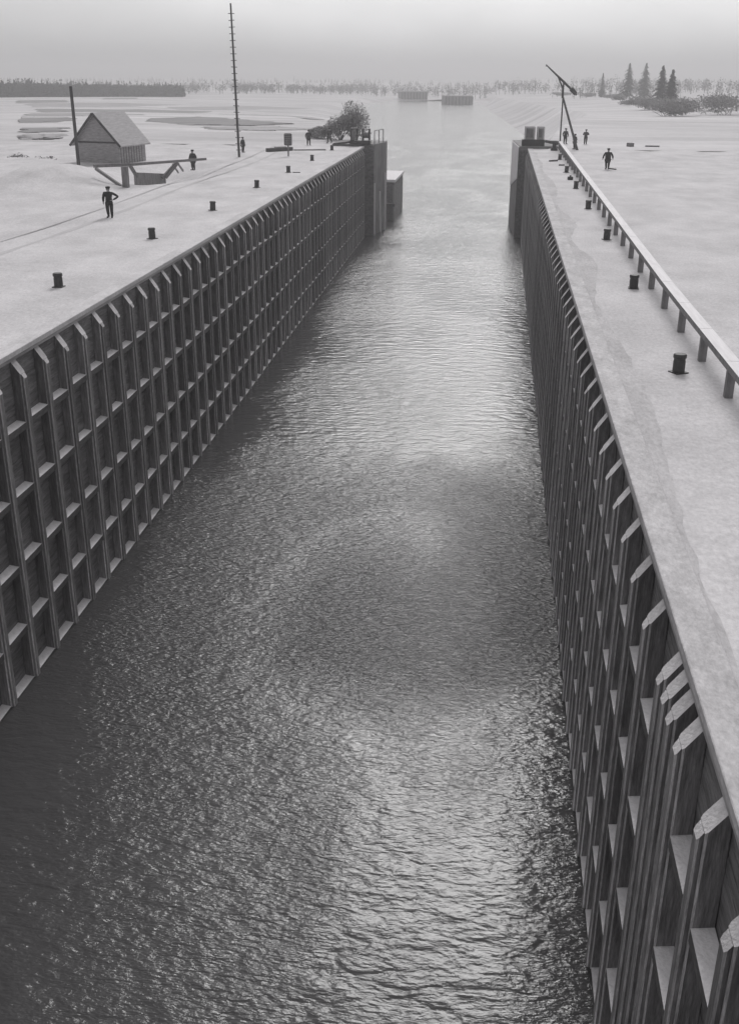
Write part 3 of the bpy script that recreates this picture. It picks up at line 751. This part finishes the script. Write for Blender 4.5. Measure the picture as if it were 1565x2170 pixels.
# hazy bushes behind the left gate
BG = 'bare bushes behind the left gate'
for i, (px, py, rx, rz, lab) in enumerate([
        (750, 296, 2.4, 5.2, 'tall hazy grey bush right behind the left gate winch'),
        (722, 297, 2.2, 3.0, 'medium grey bush left of the tallest one behind the left gate'),
        (690, 294, 2.0, 1.7, 'low grey bush behind the far end of the left quay'),
        (670, 292, 1.6, 1.4, 'lowest leftmost grey bush behind the far left quay')]):
    q = gz(px, py); bush(q, rx, rz, 300+i, lab, 1500+int(500*rz), group=BG, r=(.05, .13))
BR_ = 'brush on the right bank'
for i, (px, py, rx, rz, lab) in enumerate([
        (1300, 212, 6, 3.0, 'grey brush at the left foot of the tall spruces'),
        (1345, 222, 6, 2.4, 'low grey brush in front of the two left spruces'),
        (1385, 232, 7, 3.2, 'thick dark brush under the spruce on the slope'),
        (1415, 246, 7.5, 3.4, 'thick dark brush low on the slope at right'),
        (1470, 236, 12, 4.4, 'long dark brush running off the right edge behind the low clump'),
        (1535, 244, 11, 5.0, 'dark brush at the right edge of the view'),
        (1245, 205, 7, 2.4, 'faint low brush on the bank behind the derrick'),
        (1190, 203, 8, 2.2, 'faint low brush left of the derrick top on the right bank')]):
    q = gz(px, py); bush(q, rx, rz, 330+i, lab, 3000, group=BR_, r=(.12, .32))
for i, (px, py, rz) in enumerate([(95, 356, 1.1), (130, 357, .9), (45, 354, 1.2)]):
    q = at(px, py, -.9); bush(q, 1.5, rz, 360+i, ['low grey brush left of the shed, middle clump', 'low grey brush nearest the left corner of the shed', 'low grey brush farthest left of the shed'][i], 420, group='brush beside the shed', r=(.06, .16))

# far woods: one mass each
def far_wood(name, spots, mt, hmin, hmax, conifer, label, seed):
    rr = random.Random(seed); m = MB()
    for (x, y) in spots:
        z = height(x, y)-.5; h = rr.uniform(hmin, hmax)*(1.35 if rr.random() < .08 else 1)
        if conifer:
            w_ = h*rr.uniform(.14, .22)
            for i in range(22):
                f = i/22; rad = w_*(1-f)+.15
                g = 6.28*rr.random(); c = Vector((x+math.cos(g)*rad*.55, y+math.sin(g)*rad*.55, z+h*(.08+.9*f)))
                leaf(m, c, rad*.75+.25, rr, .5)
        else:
            m.tube((x, y, z), (x+rr.uniform(-.3, .3), y, z+h*.9), .16, .05, 5)
            for i in range(26):
                d = Vector((rr.gauss(0, 1), rr.gauss(0, 1), rr.gauss(0, 1))).normalized()*rr.random()**.4
                leaf(m, Vector((x+d.x*h*.28, y+d.y*h*.28, z+h*.55+d.z*h*.4)), rr.uniform(.25, .7), rr)
    o = m.build(name, mt); o['kind'] = 'stuff'; o['label'] = label; o['category'] = 'woods'; return o
rr = random.Random(5)
sp = []
for i in range(2400):
    px = rr.uniform(-40, 390); q = gz(px, 205.5, -6); f = rr.random()**1.6
    keep = 1.0 if px < 200 else 1.0-.6*(px-200)/190
    if rr.random() > keep: continue
    k = 1+f*.12
    sp.append((q.x*k, q.y*k))
far_wood('conifer_forest', sp, 'farfir', 6.2, 8.4, True, 'dark dense conifer forest along the far left horizon', 11)
sp = []
for i in range(420):
    px = rr.uniform(390, 800); q = gz(px, 201+rr.uniform(-3, 1), -8.6); k = 1+rr.random()*.3
    if 430 < px < 500 and rr.random() < .6: continue
    sp.append((q.x*k, q.y*k))
far_wood('bare_wood', sp, 'fartwig', 5.0, 8.0, False, 'pale hazy line of bare woods across the middle of the far shore', 12)
sp = []
for i in range(480):
    x = rr.uniform(-150, 170); y = rr.uniform(870, 1150) if x < 40 else rr.uniform(700, 1000)
    sp.append((x, y))
far_wood('bare_wood', sp, 'fartwig', 6.0, 11.0, False, 'pale hazy woods on the far shore behind the canal mouth and right bank', 13)
sp = [(rr.uniform(-900, 900), rr.uniform(1500, 2300)) for i in range(700)]
far_wood('distant_wood', sp, 'fartwig', 4.0, 8.0, True, 'faint distant woods along the horizon', 14)

# far guide cribs at the canal mouth
for (x0, x1, py0, h, lab) in ((850, 905, 214, 7.0, 'dark timber crib wall at the far canal mouth, left one'), (943, 1000, 221, 5.6, 'dark timber crib wall at the far canal mouth, right and nearer one')):
    a, c = at(x0, py0, WZ), at(x1, py0, WZ); L = (c-a).length
    t = thing('crib_wall', a, lab, 'crib wall', 'crib walls at the canal mouth', math.atan2(c.y-a.y, c.x-a.x))
    m = MB(); m.box(0, L, 0, 8, -1, h*.92); m.build('body', 'concrete', t, .1)
    m = MB(); m.box(-.2, L+.2, -.2, 8.2, h*.92, h); m.build('deck', 'coping', t)
    for i in range(int(L/2.4)+1):
        m = MB(); m.box(i*2.4, i*2.4+.5, -.32, -.02, -1, h*.88); m.build('pile', 'darkwood', t)

# ------------------------------------------------------------------ air
hz = MB(); hz.box(-3300, 3300, -30, 7600, -13, 34)
m = bpy.data.materials.new('haze'); m.use_nodes = True
n = m.node_tree.nodes; n.clear(); o = n.new('ShaderNodeOutputMaterial'); pv = n.new('ShaderNodeVolumePrincipled')
pv.inputs['Color'].default_value = (.93, .92, .94, 1); pv.inputs['Density'].default_value = .00078; pv.inputs['Anisotropy'].default_value = .3
m.node_tree.links.new(pv.outputs[0], o.inputs['Volume']); MAT['haze'] = m
h = hz.build('haze', 'haze'); h['kind'] = 'stuff'; h['label'] = 'pale haze over the whole canal and far land'; h['category'] = 'haze'
